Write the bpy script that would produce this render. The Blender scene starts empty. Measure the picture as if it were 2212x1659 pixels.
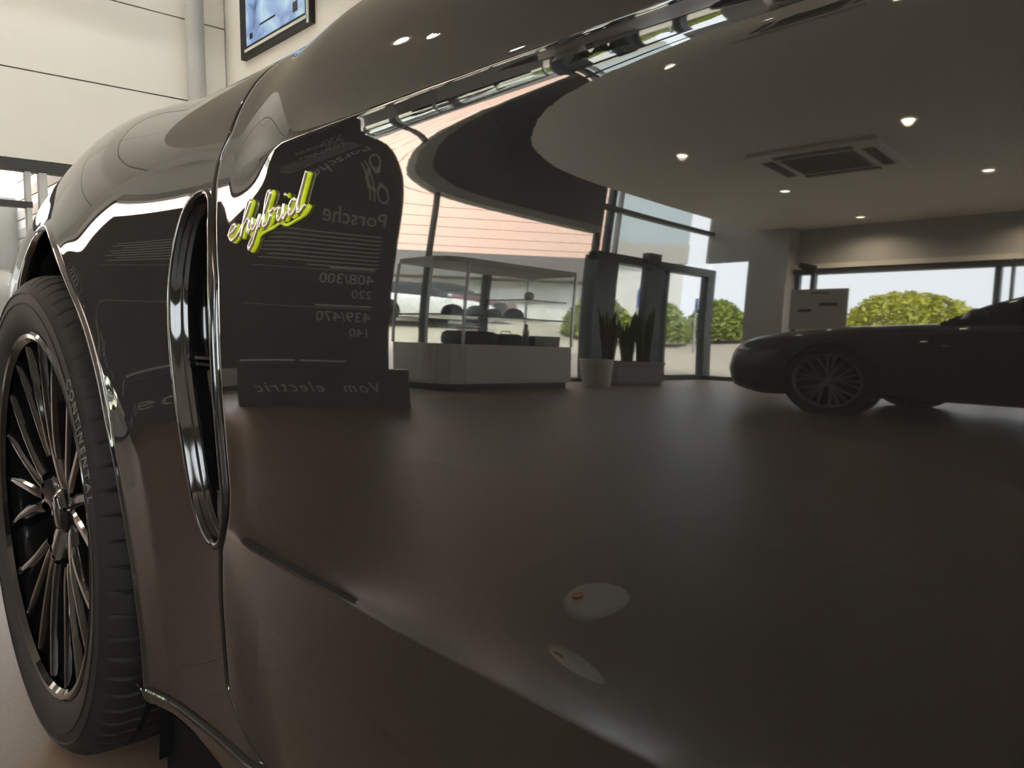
import bpy, bmesh, math, random
import numpy as np
from mathutils import Vector, Matrix

# ------------------------------------------------------------------ camera, sky, sun, exposure
scene = bpy.context.scene
COL = scene.collection
FPX, IMW, IMH = 1661.0, 2212.0, 1659.0
YAW = math.radians(43.4)
PITCH = math.atan((829.5 - 688) / FPX)
CAM = np.array([0.0, -0.275, 0.66])
cd = bpy.data.cameras.new('camera')
cd.sensor_width = 36.0
cd.lens = 36.0 * FPX / IMW
cd.clip_start = 0.02
cd.clip_end = 300
cam = bpy.data.objects.new('camera', cd)
COL.objects.link(cam)
_f = Vector((-math.cos(YAW) * math.cos(PITCH), math.sin(YAW) * math.cos(PITCH), -math.sin(PITCH)))
_r = Vector((math.sin(YAW), math.cos(YAW), 0))
_u = _r.cross(_f)
cam.matrix_world = Matrix(((_r.x, _u.x, -_f.x, CAM[0]), (_r.y, _u.y, -_f.y, CAM[1]), (_r.z, _u.z, -_f.z, CAM[2]), (0, 0, 0, 1)))
cd.dof.use_dof = False
scene.camera = cam

world = bpy.data.worlds.new('overcast_sky')
scene.world = world
world.use_nodes = True
_nt = world.node_tree
_bg = _nt.nodes['Background']
_bg.inputs['Color'].default_value = (0.94, 0.97, 1.0, 1)
_bg.inputs['Strength'].default_value = 20.0

_sl = bpy.data.lights.new('sun', 'SUN')
_sl.energy = 34.0
_sl.angle = math.radians(8)
_sl.color = (1.0, 0.93, 0.80)
sun = bpy.data.objects.new('sun', _sl)
COL.objects.link(sun)
sun.location = (12, 8, 30)
sun.rotation_euler = Vector((-0.62, -0.36, -0.70)).to_track_quat('-Z', 'Y').to_euler()

vs = scene.view_settings
vs.view_transform = 'Standard'
vs.look = 'None'
vs.gamma = 1.0
vs.exposure = 0.0
vs.use_curve_mapping = False

# ------------------------------------------------------------------ helpers
random.seed(7)
def lin(c):
    return tuple((x / 255 / 12.92) if x / 255 <= 0.04045 else ((x / 255 + 0.055) / 1.055) ** 2.4 for x in c)

MATS = {}
def mat(name, col, rough=0.5, metal=0.0, spec=0.5, coat=0.0, emit=None, estr=0.0, noise=None, bump=0.0, coat_ior=1.5, ior=None, coat_rough=0.01):
    if name in MATS:
        return MATS[name]
    m = bpy.data.materials.new(name)
    m.use_nodes = True
    nt = m.node_tree
    b = nt.nodes['Principled BSDF']
    b.inputs['Base Color'].default_value = (*col[:3], 1)
    b.inputs['Roughness'].default_value = rough
    b.inputs['Metallic'].default_value = metal
    b.inputs['Specular IOR Level'].default_value = spec
    if ior:
        b.inputs['IOR'].default_value = ior
    if coat:
        b.inputs['Coat Weight'].default_value = coat
        b.inputs['Coat Roughness'].default_value = coat_rough
        b.inputs['Coat IOR'].default_value = coat_ior
    if emit:
        b.inputs['Emission Color'].default_value = (*emit, 1)
        b.inputs['Emission Strength'].default_value = estr
    if noise:
        scale, amt = noise
        tc = nt.nodes.new('ShaderNodeTexCoord')
        nz = nt.nodes.new('ShaderNodeTexNoise')
        nz.inputs['Scale'].default_value = scale
        nz.inputs['Detail'].default_value = 5
        nt.links.new(tc.outputs['Object'], nz.inputs['Vector'])
        mx = nt.nodes.new('ShaderNodeMix')
        mx.data_type = 'RGBA'
        mx.inputs[6].default_value = (*[c * (1 - amt) for c in col[:3]], 1)
        mx.inputs[7].default_value = (*[min(1, c * (1 + amt)) for c in col[:3]], 1)
        nt.links.new(nz.outputs['Fac'], mx.inputs[0])
        nt.links.new(mx.outputs[2], b.inputs['Base Color'])
        if bump:
            bp = nt.nodes.new('ShaderNodeBump')
            bp.inputs['Strength'].default_value = bump
            bp.inputs['Distance'].default_value = 0.002
            nt.links.new(nz.outputs['Fac'], bp.inputs['Height'])
            nt.links.new(bp.outputs['Normal'], b.inputs['Normal'])
    MATS[name] = m
    return m

def glass_mat(name, tint=(1, 1, 1), refl=1.0):
    if name in MATS:
        return MATS[name]
    m = bpy.data.materials.new(name)
    m.use_nodes = True
    nt = m.node_tree
    for n in list(nt.nodes):
        nt.nodes.remove(n)
    out = nt.nodes.new('ShaderNodeOutputMaterial')
    tr = nt.nodes.new('ShaderNodeBsdfTransparent')
    tr.inputs[0].default_value = (*tint, 1)
    gl = nt.nodes.new('ShaderNodeBsdfGlossy')
    gl.inputs['Roughness'].default_value = 0.0
    lw = nt.nodes.new('ShaderNodeLayerWeight')
    pw = nt.nodes.new('ShaderNodeMath'); pw.operation = 'POWER'; pw.inputs[1].default_value = 5.0
    fr = nt.nodes.new('ShaderNodeMath'); fr.operation = 'MULTIPLY_ADD'; fr.inputs[1].default_value = 0.9 * refl; fr.inputs[2].default_value = 0.03 * refl
    nt.links.new(lw.outputs['Facing'], pw.inputs[0])
    nt.links.new(pw.outputs[0], fr.inputs[0])
    mx = nt.nodes.new('ShaderNodeMixShader')
    nt.links.new(fr.outputs[0], mx.inputs[0])
    nt.links.new(tr.outputs[0], mx.inputs[1])
    nt.links.new(gl.outputs[0], mx.inputs[2])
    nt.links.new(mx.outputs[0], out.inputs[0])
    MATS[name] = m
    return m

def tag(o, label=None, cat=None, group=None, kind=None):
    if label: o['label'] = label
    if cat: o['category'] = cat
    if group: o['group'] = group
    if kind: o['kind'] = kind
    return o

def empty(name, loc=(0, 0, 0), rz=0.0, label=None, cat=None, group=None, kind=None):
    o = bpy.data.objects.new(name, None)
    o.empty_display_size = 0.1
    COL.objects.link(o)
    o.location = loc
    o.rotation_euler = (0, 0, rz)
    return tag(o, label, cat, group, kind)

def mesh(name, V, F, m, parent=None, smooth=False, sharp=None):
    me = bpy.data.meshes.new(name)
    me.from_pydata([tuple(map(float, v)) for v in V], [], [tuple(map(int, f)) for f in F])
    me.update()
    if smooth:
        me.polygons.foreach_set('use_smooth', [True] * len(me.polygons))
        if sharp:
            try:
                me.set_sharp_from_angle(angle=math.radians(sharp))
            except Exception:
                pass
    if m: me.materials.append(m)
    o = bpy.data.objects.new(name, me)
    COL.objects.link(o)
    if parent: o.parent = parent
    return o

class MB:
    def __init__(s):
        s.V = []; s.F = []
    def add(s, V, F):
        n = len(s.V)
        s.V += [tuple(v) for v in V]
        s.F += [tuple(i + n for i in f) for f in F]
        return s
    def box(s, x0, x1, y0, y1, z0, z1):
        V = [(x, y, z) for z in (z0, z1) for y in (y0, y1) for x in (x0, x1)]
        return s.add(V, [(0, 2, 3, 1), (4, 5, 7, 6), (0, 1, 5, 4), (2, 6, 7, 3), (0, 4, 6, 2), (1, 3, 7, 5)])
    def cyl(s, p0, p1, r0, r1=None, n=16, caps=True):
        p0 = Vector(p0); p1 = Vector(p1); r1 = r0 if r1 is None else r1
        d = (p1 - p0).normalized()
        a = d.orthogonal().normalized(); b = d.cross(a)
        V = []
        for p, r in ((p0, r0), (p1, r1)):
            for k in range(n):
                t = 2 * math.pi * k / n
                V.append(p + a * (r * math.cos(t)) + b * (r * math.sin(t)))
        F = [(k, (k + 1) % n, n + (k + 1) % n, n + k) for k in range(n)]
        if caps:
            F += [tuple(range(n - 1, -1, -1)), tuple(range(n, 2 * n))]
        return s.add(V, F)
    def tube(s, P, r, n=8, closed=False):
        P = [Vector(p) for p in P]
        N = len(P)
        R = r if hasattr(r, '__len__') else [r] * N
        up = None; V = []
        for i, p in enumerate(P):
            if closed:
                d = (P[(i + 1) % N] - P[i - 1]).normalized()
            else:
                d = (P[min(i + 1, N - 1)] - P[max(i - 1, 0)]).normalized()
            if up is None:
                up = d.orthogonal().normalized()
            up = (up - d * up.dot(d)).normalized()
            b = d.cross(up)
            for k in range(n):
                t = 2 * math.pi * k / n
                V.append(p + up * (R[i] * math.cos(t)) + b * (R[i] * math.sin(t)))
        F = []
        for i in range(N if closed else N - 1):
            j = (i + 1) % N
            for k in range(n):
                F.append((i * n + k, i * n + (k + 1) % n, j * n + (k + 1) % n, j * n + k))
        if not closed:
            F += [tuple(range(n - 1, -1, -1)), tuple((N - 1) * n + k for k in range(n))]
        return s.add(V, F)
    def lathe(s, prof, n=32, centre=(0, 0, 0), axis='z', closed=False, mod=None):
        V = []; m = len(prof)
        for k in range(n):
            t = 2 * math.pi * k / n
            for j, (r, h) in enumerate(prof):
                rr = mod(r, h, k, j) if mod else r
                if axis == 'z':
                    V.append((centre[0] + rr * math.cos(t), centre[1] + rr * math.sin(t), centre[2] + h))
                else:
                    V.append((centre[0] + rr * math.cos(t), centre[1] + h, centre[2] + rr * math.sin(t)))
        F = []
        for k in range(n):
            k2 = (k + 1) % n
            for j in range(m if closed else m - 1):
                j2 = (j + 1) % m
                F.append((k * m + j, k * m + j2, k2 * m + j2, k2 * m + j) if axis == 'y' else (k * m + j, k2 * m + j, k2 * m + j2, k * m + j2))
        return s.add(V, F)
    def prism(s, poly, z0, z1):
        n = len(poly)
        V = [(x, y, z0) for x, y in poly] + [(x, y, z1) for x, y in poly]
        F = [tuple(range(n - 1, -1, -1)), tuple(range(n, 2 * n))] + [(k, (k + 1) % n, n + (k + 1) % n, n + k) for k in range(n)]
        return s.add(V, F)
    def grid(s, P):
        a, b = len(P), len(P[0])
        V = [p for row in P for p in row]
        F = [(i * b + j, i * b + j + 1, (i + 1) * b + j + 1, (i + 1) * b + j) for i in range(a - 1) for j in range(b - 1)]
        return s.add(V, F)
    def build(s, name, m, parent=None, smooth=False, sharp=None):
        return mesh(name, s.V, s.F, m, parent, smooth, sharp)

def boxo(name, m, parent, *b):
    return MB().box(*b).build(name, m, parent)

def text_mesh(name, body, size, m, parent=None, depth=0.001, align='LEFT', shear=0.0, spacing=1.0, matrix=None, vfun=None):
    cu = bpy.data.curves.new(name, 'FONT')
    cu.body = body; cu.size = size; cu.extrude = depth; cu.align_x = align; cu.shear = shear; cu.space_character = spacing
    cu.resolution_u = 3
    tmp = bpy.data.objects.new(name + '_source', cu)
    COL.objects.link(tmp)
    dg = bpy.context.evaluated_depsgraph_get()
    dg.update()
    me = bpy.data.meshes.new_from_object(tmp.evaluated_get(dg))
    bpy.data.objects.remove(tmp)
    bpy.data.curves.remove(cu)
    me.name = name
    me.materials.clear()
    me.materials.append(m)
    if matrix is not None:
        me.transform(matrix)
    if vfun:
        for v in me.vertices:
            v.co = vfun(v.co)
    o = bpy.data.objects.new(name, me)
    COL.objects.link(o)
    if parent: o.parent = parent
    return o

def copy_tree(o, parent=None):
    c = o.copy(); COL.objects.link(c); c.parent = parent
    for ch in o.children:
        copy_tree(ch, c)
    return c

def sm(a, b, x):
    t = np.clip((x - a) / (b - a), 0, 1)
    return t * t * (3 - 2 * t)

# ------------------------------------------------------------------ materials of the place
M_WALL = mat('white_wall_panel', lin((230, 224, 214)), 0.55, noise=(3.0, 0.03))
M_WALLG = mat('grey_wall_panel', lin((92, 96, 94)), 0.6, noise=(2.0, 0.05))
M_WALLL = mat('light_grey_plaster', lin((176, 174, 168)), 0.7, noise=(2.0, 0.04))
M_CEIL = mat('ceiling_plaster', lin((240, 236, 228)), 0.8, noise=(1.5, 0.03))
M_TAN = mat('tan_ceiling', lin((176, 158, 134)), 0.8, noise=(1.5, 0.04))
M_TILE = mat('brown_floor_tile', lin((122, 106, 91)), 0.40, spec=0.30, noise=(140.0, 0.22), bump=0.08)
M_GROUT = mat('floor_joint', lin((134, 116, 100)), 0.5, noise=(30, 0.1))
M_FRAME = mat('dark_window_frame', lin((62, 68, 68)), 0.4, metal=0.3, noise=(5, 0.05))
M_FRAMEW = mat('white_window_frame', lin((205, 205, 198)), 0.5, noise=(5, 0.03))
M_DARK = mat('dark_trim', lin((52, 52, 50)), 0.5, noise=(8, 0.1))
M_GLASS = glass_mat('window_glass', (0.95, 0.965, 0.965))
M_CASEGL = glass_mat('display_case_glass', (0.95, 0.98, 0.96))
M_ASPH = mat('pale_concrete', lin((176, 168, 152)), 0.9, noise=(0.6, 0.12))
M_PINK = mat('pink_cladding', lin((236, 200, 182)), 0.7, noise=(0.5, 0.05))
M_BLUEW = mat('pale_blue_cladding', lin((172, 186, 192)), 0.6, noise=(0.3, 0.05))
M_GREYF = mat('grey_fascia', lin((112, 110, 106)), 0.7, noise=(0.5, 0.06))
M_CORR = mat('white_corrugated_board', lin((226, 228, 226)), 0.5, noise=(2.0, 0.03))
M_LAMP = mat('warm_lamp_lens', (1, 1, 1), 0.4, emit=(1.0, 0.86, 0.62), estr=42.0)
M_LAMPRING = mat('lamp_ring', lin((215, 212, 205)), 0.4)
M_RUB = mat('black_plastic', lin((22, 22, 22)), 0.5)

def opal():
    m = bpy.data.materials.new('added_opal_rooflight'); m.use_nodes = True; nt = m.node_tree  # diffusing sheet of the added rooflight
    b = nt.nodes['Principled BSDF']; nt.nodes.remove(b)
    t = nt.nodes.new('ShaderNodeBsdfTranslucent'); t.inputs[0].default_value = (.5, .5, .49, 1)
    nt.links.new(t.outputs[0], nt.nodes['Material Output'].inputs[0]); return m
M_OPAL = opal()
XF, XW, YB, YR, XR = -6.5, -7.5, -9.8, 3.0, 7.0     # facade, white front wall, back wall, right wall, added rear glazing
ZH, ZC_LOW = 5.2, 3.0

def structure(name):
    return empty(name, kind='structure')

# ---- floor: slab with single tiles
floor = boxo('floor', M_TILE, None, XW - 0.1, XR + 0.1, YB - 0.1, YR + 0.1, -0.15, -0.0004)
tag(floor, kind='structure')
TW = 1.2
tile_me = None
xs = np.arange(-1.23 - 6 * TW, XR, TW); ys = np.arange(-0.18 - 9 * TW, YR, TW)
for xa in xs:
    for ya in ys:
        x0, x1 = max(xa, XW), min(xa + TW, XR); y0, y1 = max(ya, YB), min(ya + TW, YR)
        if x1 - x0 < 0.02 or y1 - y0 < 0.02: continue
        full = abs(x1 - x0 - TW) < 1e-6 and abs(y1 - y0 - TW) < 1e-6
        if full and tile_me is not None:
            o = bpy.data.objects.new('floor_tile', tile_me); COL.objects.link(o); o.parent = floor; o.location = (x0, y0, 0)
        else:
            o = MB().box(0.0005, x1 - x0 - 0.0005, 0.0005, y1 - y0 - 0.0005, -0.012, 0).build('floor_tile', M_TILE, floor)
            o.location = (x0, y0, 0)
            if full: tile_me = o.data

# ---- ceilings
cl = MB().box(-5.7, XR, YB, 2.2, ZC_LOW, 3.2).build('ceiling', M_CEIL); tag(cl, kind='structure')
ch = MB().box(-6.1, XR + 0.2, YB - 0.2, YR + 0.2, ZH, ZH + 0.2).box(XW - 0.2, -6.1, YB - 0.2, -0.9, ZH, ZH + 0.2).box(XW - 0.2, -6.1, 2.8, YR + 0.2, ZH, ZH + 0.2).box(XW - 0.2, -7.2, -0.9, 2.8, ZH, ZH + 0.2).build('ceiling_high', M_TAN); tag(ch, kind='structure')
sk7 = structure('added_rooflight')  # made-up rooflight, put in to brighten the white front wall
boxo('opal_pane', M_OPAL, sk7, -7.2, -6.1, -0.9, 2.8, ZH + 0.02, ZH + 0.03)
for yy in (-0.9, 0.33, 1.56, 2.8):
    boxo('mullion', M_FRAMEW, sk7, -7.2, -6.1, yy - 0.03, yy + 0.03, ZH - 0.01, ZH + 0.08)
bk = MB().box(-5.7, -5.6, YB, 2.2, 3.2, ZH).box(-5.6, XR, 2.1, 2.2, 3.2, ZH).build('wall_bulkhead', M_WALLL); tag(bk, kind='structure')

# ---- front wall: white panels over low glazing (seen directly past the car), y > -1.2
wf = boxo('wall_front', M_DARK, None, XW - 0.16, XW - 0.03, -1.2, YR + 0.1, 1.89, ZH); tag(wf, kind='structure')
for (ya, yb) in ((-1.2, 0.6), (0.6, 2.995)):
    zz = [1.972, 2.703, 3.442, 4.18, 4.92, ZH]
    for za, zb in zip(zz[:-1], zz[1:]):
        boxo('wall_panel', M_WALL, wf, XW - 0.03, XW, ya + 0.004, yb - 0.004, za + 0.006, zb - 0.006)
boxo('trim_strip', M_DARK, wf, XW - 0.06, XW + 0.012, -1.2, 2.99, 1.885, 1.968)
w1 = structure('window_1')
boxo('pane', M_GLASS, w1, XW - 0.09, XW - 0.082, -1.2, 2.99, 0.05, 1.885)
boxo('mullion', M_FRAMEW, w1, XW - 0.12, XW - 0.04, 1.268, 1.306, 0.05, 1.885)
boxo('mullion', M_FRAMEW, w1, XW - 0.12, XW - 0.04, 1.368, 1.428, 0.05, 1.885)
boxo('mullion', M_FRAMEW, w1, XW - 0.12, XW - 0.04, 0.0, 0.05, 0.05, 1.885)
boxo('transom', M_DARK, w1, XW - 0.12, XW - 0.03, -1.2, 1.31, 1.585, 1.635)
boxo('sill', M_DARK, w1, XW - 0.14, XW, -1.2, 2.99, 0.0, 0.05)

# ---- right wall (far side of the car), unseen rear glazing added for fill light
wr = boxo('wall_right', M_WALL, None, XW - 0.2, XR + 0.2, YR, YR + 0.15, 0, ZH); tag(wr, kind='structure')
w5 = structure('added_fill_window')
boxo('sill_wall', M_WALLL, w5, XR, XR + 0.15, YB, YR, 0, 1.0)
boxo('head_wall', M_WALLL, w5, XR, XR + 0.15, YB, YR, 2.2, ZH)
boxo('pane', M_GLASS, w5, XR + 0.07, XR + 0.078, YB, YR, 1.0, 2.2)
for k in range(8):
    yy = YB + (YR - YB) * k / 7
    boxo('mullion', M_FRAME, w5, XR + 0.03, XR + 0.11, max(YB, yy - 0.04), min(YR, yy + 0.04), 1.0, 2.2)

# ---- return wall between the white wall and the glass facade
rt = boxo('wall_return', M_WALL, None, XW - 0.16, XF, -1.32, -1.2, 0, ZH); tag(rt, kind='structure')

# ---- glass facade x = XF
fa = structure('wall_facade')
boxo('upper_panel', M_WALL, fa, XF - 0.12, XF, -3.3, -1.32, 2.66, ZH)
for (ya, yb) in ((-5.2, -3.3), (-6.95, -5.2)):
    for za, zb in ((2.70, 3.9), (3.9, ZH)):
        boxo('upper_panel', M_WALLG, fa, XF - 0.12, XF, ya + 0.004, yb - 0.004, za + 0.004, zb - 0.004)
boxo('head_trim', M_WALLL, fa, XF - 0.14, XF + 0.02, -6.95, -1.32, 2.60, 2.70)
w2 = structure('window_2')
boxo('pane', M_GLASS, w2, XF - 0.07, XF - 0.062, -6.95, -1.32, 0.06, 2.60)
for yy, wd in ((-1.36, 0.08), (-2.75, 0.05), (-4.22, 0.03)):
    boxo('mullion', M_FRAME, w2, XF - 0.11, XF - 0.02, yy - wd / 2, yy + wd / 2, 0.06, 2.60)
boxo('mullion', M_FRAME, w2, XF - 0.11, XF - 0.02, -5.16, -5.08, 0.06, 1.85)
boxo('low_panel', M_WALLL, w2, XF - 0.10, XF - 0.02, -2.75, -1.36, 0.06, 0.62)
boxo('sill', M_FRAME, w2, XF - 0.12, XF, -6.95, -1.32, 0.0, 0.06)
# entrance bay
pil = boxo('wall_pillar', M_FRAME, None, XF - 0.2, XF + 0.04, -7.4, -6.95, 0, 2.25); tag(pil, kind='structure')
w3 = structure('window_3')
boxo('pane', M_GLASS, w3, XF - 0.07, XF - 0.062, YB, -6.95, 2.32, 4.7)
boxo('mullion', M_FRAME, w3, XF - 0.11, XF - 0.02, -7.02, -6.95, 2.25, 4.7)
boxo('mullion', M_FRAME, w3, XF - 0.11, XF - 0.02, -7.24, -7.16, 2.25, 4.7)
boxo('mullion', M_FRAMEW, w3, XF - 0.11, XF - 0.04, -7.42, -7.38, 2.25, 4.7)
boxo('transom', M_FRAME, w3, XF - 0.11, XF - 0.01, YB, -6.95, 3.02, 3.09)
boxo('head_beam', M_FRAME, w3, XF - 0.14, XF + 0.03, YB, -6.95, 2.15, 2.30)
boxo('head_panel', M_WALLG, w3, XF - 0.12, XF, YB, -6.95, 4.7, ZH)
boxo('closer_box', M_DARK, w3, XF, XF + 0.12, -8.25, -7.95, 2.22, 2.40)
d1 = structure('door_1')
boxo('post', M_FRAME, d1, XF - 0.12, XF + 0.02, -8.46, -8.12, 0, 2.15)
boxo('stile', M_FRAME, d1, XF - 0.10, XF, -8.66, -8.62, 0.1, 2.15)
boxo('pane', M_GLASS, d1, XF - 0.06, XF - 0.052, -9.7, -8.46, 0.1, 2.15)
boxo('pane', M_GLASS, d1, XF - 0.06, XF - 0.052, -8.12, -7.4, 0.1, 2.15)
boxo('bottom_rail', M_FRAME, d1, XF - 0.10, XF, -9.7, -7.4, 0.0, 0.10)
boxo('stile', M_FRAME, d1, XF - 0.12, XF + 0.02, -9.86, -9.66, 0, 2.3)
w4 = structure('window_4')
boxo('pane', M_GLASS, w4, XF, -5.76, YB + 0.03, YB + 0.038, 0.08, 2.46)
boxo('frame', M_FRAME, w4, XF, -5.76, YB - 0.02, YB + 0.08, 0.0, 0.08)
boxo('head_panel', M_WALLL, w4, XF - 0.12, -5.70, YB - 0.06, YB + 0.06, 2.46, ZH)
# ---- column and back wall
pc = boxo('wall_column', M_WALLL, None, -5.74, -5.12, YB - 0.1, YB + 0.26, 0, ZC_LOW); tag(pc, kind='structure')
wb = structure('wall_back')
boxo('upper_wall', M_WALLL, wb, -5.12, XR, YB - 0.1, YB, 2.30, ZC_LOW)
boxo('ledge', M_WALL, wb, -5.12, 1.2, YB - 0.1, YB + 0.10, 2.22, 2.31)
boxo('lower_wall', M_WALLL, wb, -5.12, XR, YB - 0.1, YB, 0, 0.35)
boxo('side_wall', M_WALLL, wb, 1.2, XR, YB - 0.1, YB, 0.35, 2.30)
w6 = structure('window_6')
boxo('pane', M_GLASS, w6, -5.12, 1.2, YB - 0.05, YB - 0.042, 0.35, 2.12)
boxo('blind_box', M_DARK, w6, -5.1, 1.2, YB - 0.08, YB + 0.08, 2.12, 2.22)
for xx, wd in ((-5.08, 0.06), (-4.84, 0.05), (-2.55, 0.07), (-2.40, 0.03), (-0.6, 0.07)):
    boxo('mullion', M_FRAME, w6, xx - wd / 2, xx + wd / 2, YB - 0.09, YB - 0.01, 0.35, 2.12)
boxo('sill', M_FRAME, w6, -5.12, 1.2, YB - 0.08, YB + 0.06, 0.30, 0.36)

# ---- ground outside, rising away from the building
def gz(x, y):
    d = max(-x - 9.0, 0.7 * (-y - 12.0), 0.0)
    return -0.12 + min(2.3, 0.17 * d)
gx = list(np.linspace(-60, 20, 61)); gy = list(np.linspace(-60, 20, 61))
gd = MB().grid([[(x, y, gz(x, y)) for y in gy] for x in gx]).build('ground', M_ASPH, None, smooth=True)
tag(gd, kind='structure')

# ---- neighbouring buildings
def off(o, p):
    o.location = tuple(-np.array(p)); return o
nb_rz = math.atan2(5.8, 4.7) - math.pi / 2 + math.pi / 2
nb = empty('neighbour_building', (-26.1, -10.7, 0.9), math.atan2(.63, .777), 'pink clad building with grey canopy beyond the glass facade', 'building')
# local frame: +x faces the showroom, y runs along its front
for k in range(13):
    boxo('cladding_plank', M_PINK, nb, -0.05, 0.03, -12.4, 12.6, 3.92 + k * 0.42, 3.92 + k * 0.42 + 0.40)
boxo('wall', M_GREYF, nb, -4, -0.05, -12.4, 12.6, -0.3, 9.4)
boxo('canopy', M_GREYF, nb, -0.05, 1.3, -12.4, 12.6, 2.75, 3.85)
boxo('ground_floor_wall', M_CORR, nb, -0.06, 0.05, -12.4, 12.6, -0.3, 2.75)
nb2 = empty('blue_building', (-18.3, -22.6, 1.5), math.atan2(.63, .777), 'pale blue clad building beyond the entrance door', 'building')
boxo('wall', M_BLUEW, nb2, -4, 0.0, -2.0, 1.6, 4.6, 11)
boxo('fascia', M_WALLL, nb2, -4, 0.15, -2.0, 1.6, 3.6, 4.6)
boxo('ground_floor_wall', M_CORR, nb2, -4, -0.3, -2.0, 1.6, -0.5, 3.6)
sh = empty('white_shed', (-14, 3.8, 0.0), 0, 'white horizontally boarded wall behind the low window', 'building')
for k in range(22):
    o = off(MB().box(-20, XW - 0.25, 3.6 + (0.02 if k % 2 else 0), 3.66, 0.0 + k * 0.2, 0.0 + k * 0.2 + (0.19 if k % 2 else 0.196)).build('board', M_CORR if k % 2 else M_WALLL, sh), (-14, 3.8, 0))
off(boxo('wall', M_GREYF, sh, -20, XW - 0.25, 3.66, 3.9, -0.1, 4.4), (-14, 3.8, 0))
off(boxo('side_wall', M_GREYF, sh, -20, XW - 0.25, -0.9, -0.75, -0.1, 4.3), (-14, 3.8, 0))  # unseen wall added to keep daylight off the boards
off(boxo('shade_end_wall', M_CORR, sh, -20.2, -20, -0.9, 3.9, -0.1, 3.3), (-14, 3.8, 0))  # added to cut the daylight coming in at the far end
off(boxo('roof', M_GREYF, sh, -20, XW - 0.25, -0.9, 3.9, 4.4, 4.55), (-14, 3.8, 0))  # added cover that shades the boards from the sky

# ------------------------------------------------------------------ the car in front of the camera
def paint(name, col, flake, coat_ior=1.6):
    m = mat(name, col, 0.5, metal=0.0, spec=0.0, coat=1.0, coat_ior=coat_ior, coat_rough=0.02, noise=(900.0, flake))
    return m
M_PAINT = paint('dark_brown_grey_metallic_paint', (0.0112, 0.0108, 0.0102), 0.25, 1.56)
M_GLOSSBLK = mat('gloss_black_trim', (0.006, 0.006, 0.006), 0.06, spec=0.5)
M_MATBLK = mat('matt_black_plastic', (0.003, 0.003, 0.003), 0.9, spec=0.1)
M_TYRE = mat('tyre_rubber', (0.011, 0.0102, 0.0095), 0.65, spec=0.2, noise=(60, 0.2))
M_RIM = mat('gloss_black_rim', (0.006, 0.006, 0.006), 0.07, metal=0.0, spec=0.5)
M_DISC = mat('brake_disc_steel', (0.25, 0.24, 0.23), 0.35, metal=1.0)
M_CALIPER = mat('black_caliper', (0.02, 0.02, 0.02), 0.3, coat=0.5)
M_SILVER = mat('badge_silver', (0.72, 0.69, 0.68), 0.22, metal=0.9)
M_ACID = mat('badge_acid_green', lin((196, 214, 14)), 0.35)
M_CARGL = mat('car_window_glass', (0.01, 0.012, 0.013), 0.02, spec=0.6)
M_CAP = mat('lug_steel', (0.3, 0.3, 0.3), 0.3, metal=1.0)

def pchip(x,xc,yc):
    h=np.diff(xc);d=np.diff(yc)/h;m=np.zeros(len(xc))
    for i in range(1,len(xc)-1):
        if d[i-1]*d[i]>0:
            w1=2*h[i]+h[i-1];w2=h[i]+2*h[i-1];m[i]=(w1+w2)/(w1/d[i-1]+w2/d[i])
    m[0]=d[0];m[-1]=d[-1]
    i=np.clip(np.searchsorted(xc,x)-1,0,len(h)-1);t=(x-xc[i])/h[i]
    return yc[i]*(1+2*t)*(1-t)**2+h[i]*m[i]*t*(1-t)**2+yc[i+1]*t*t*(3-2*t)+h[i]*m[i+1]*t*t*(t-1)
def profile(ctrl,y_at=0.0,z_at=.62,n=1600):
    zc=np.array([c[0] for c in ctrl],float);tc=np.radians([c[1] for c in ctrl])
    # parametrise control stations by arc length iteratively: s ~ station value, integrate
    s=np.linspace(zc[0],zc[-1],n);t=pchip(s,zc,tc)
    ds=s[1]-s[0]
    k=np.exp(-.5*(np.arange(-12,13)/ (0.0011/ds))**2);k/=k.sum()
    t=np.convolve(np.pad(t,12,mode='edge'),k,'valid')
    z=zc[0]+np.r_[0,np.cumsum(np.cos((t[1:]+t[:-1])/2)*ds)]
    y=np.r_[0,np.cumsum(np.sin((t[1:]+t[:-1])/2)*ds)]
    i=np.argmin(abs(s-z_at)); z+=s[i]-z[i]; y+=y_at-y[i]
    return s,y,z
DOOR=[(.16,-16),(.22,-12),(.30,-8),(.40,-7),(.44,-9),(.4535,-11),(.4555,-8),(.4575,9),(.4595,14.5),(.464,12.5),(.470,8),(.478,3.5),(.487,.5),(.50,-2.2),(.53,-3.2),(.648,1.3),(.71,3.8),(.73,4.2),(.745,3.7),(.757,2.4),(.766,.8),(.772,-1.2),(.777,-4.5),(.7815,-9.5),(.7855,-14),(.789,-16.5),(.7922,-17),(.7935,-6),(.7955,9),(.799,12),(.82,17),(.85,24),(.88,33),(.92,45),(.96,55),(1.0,63),(1.04,71),(1.08,80),(1.10,85)]
FEND=[(.16,-7),(.233,-6),(.35,-4.8),(.5,-2.4),(.648,1.3),(.71,4),(.75,7.5),(.79,13),(.82,18),(.85,24),(.88,33),(.92,45),(.96,55),(1.0,63),(1.04,71),(1.08,80),(1.10,85)]
sD,yD,zD=profile(DOOR);sF,yF,zF=profile(FEND)
def plan(x,z=.6):
    a=.5*(np.minimum(x+.12,0))**2/12+.5*np.maximum(x+.12,0)**2/12
    b=-(.068-.012*sm(.50,.66,z)-.018*sm(.72,.92,z))*sm(-.68,-1.30,x)
    return a+b
def fw(x,s):  # fender weight
    up=sm(-.54,-.69,x); lo=sm(-.645,-.725,x)
    m=sm(.55,.62,s)
    return up*m+lo*(1-m)
XC,ZC=-1.33,.363
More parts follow.
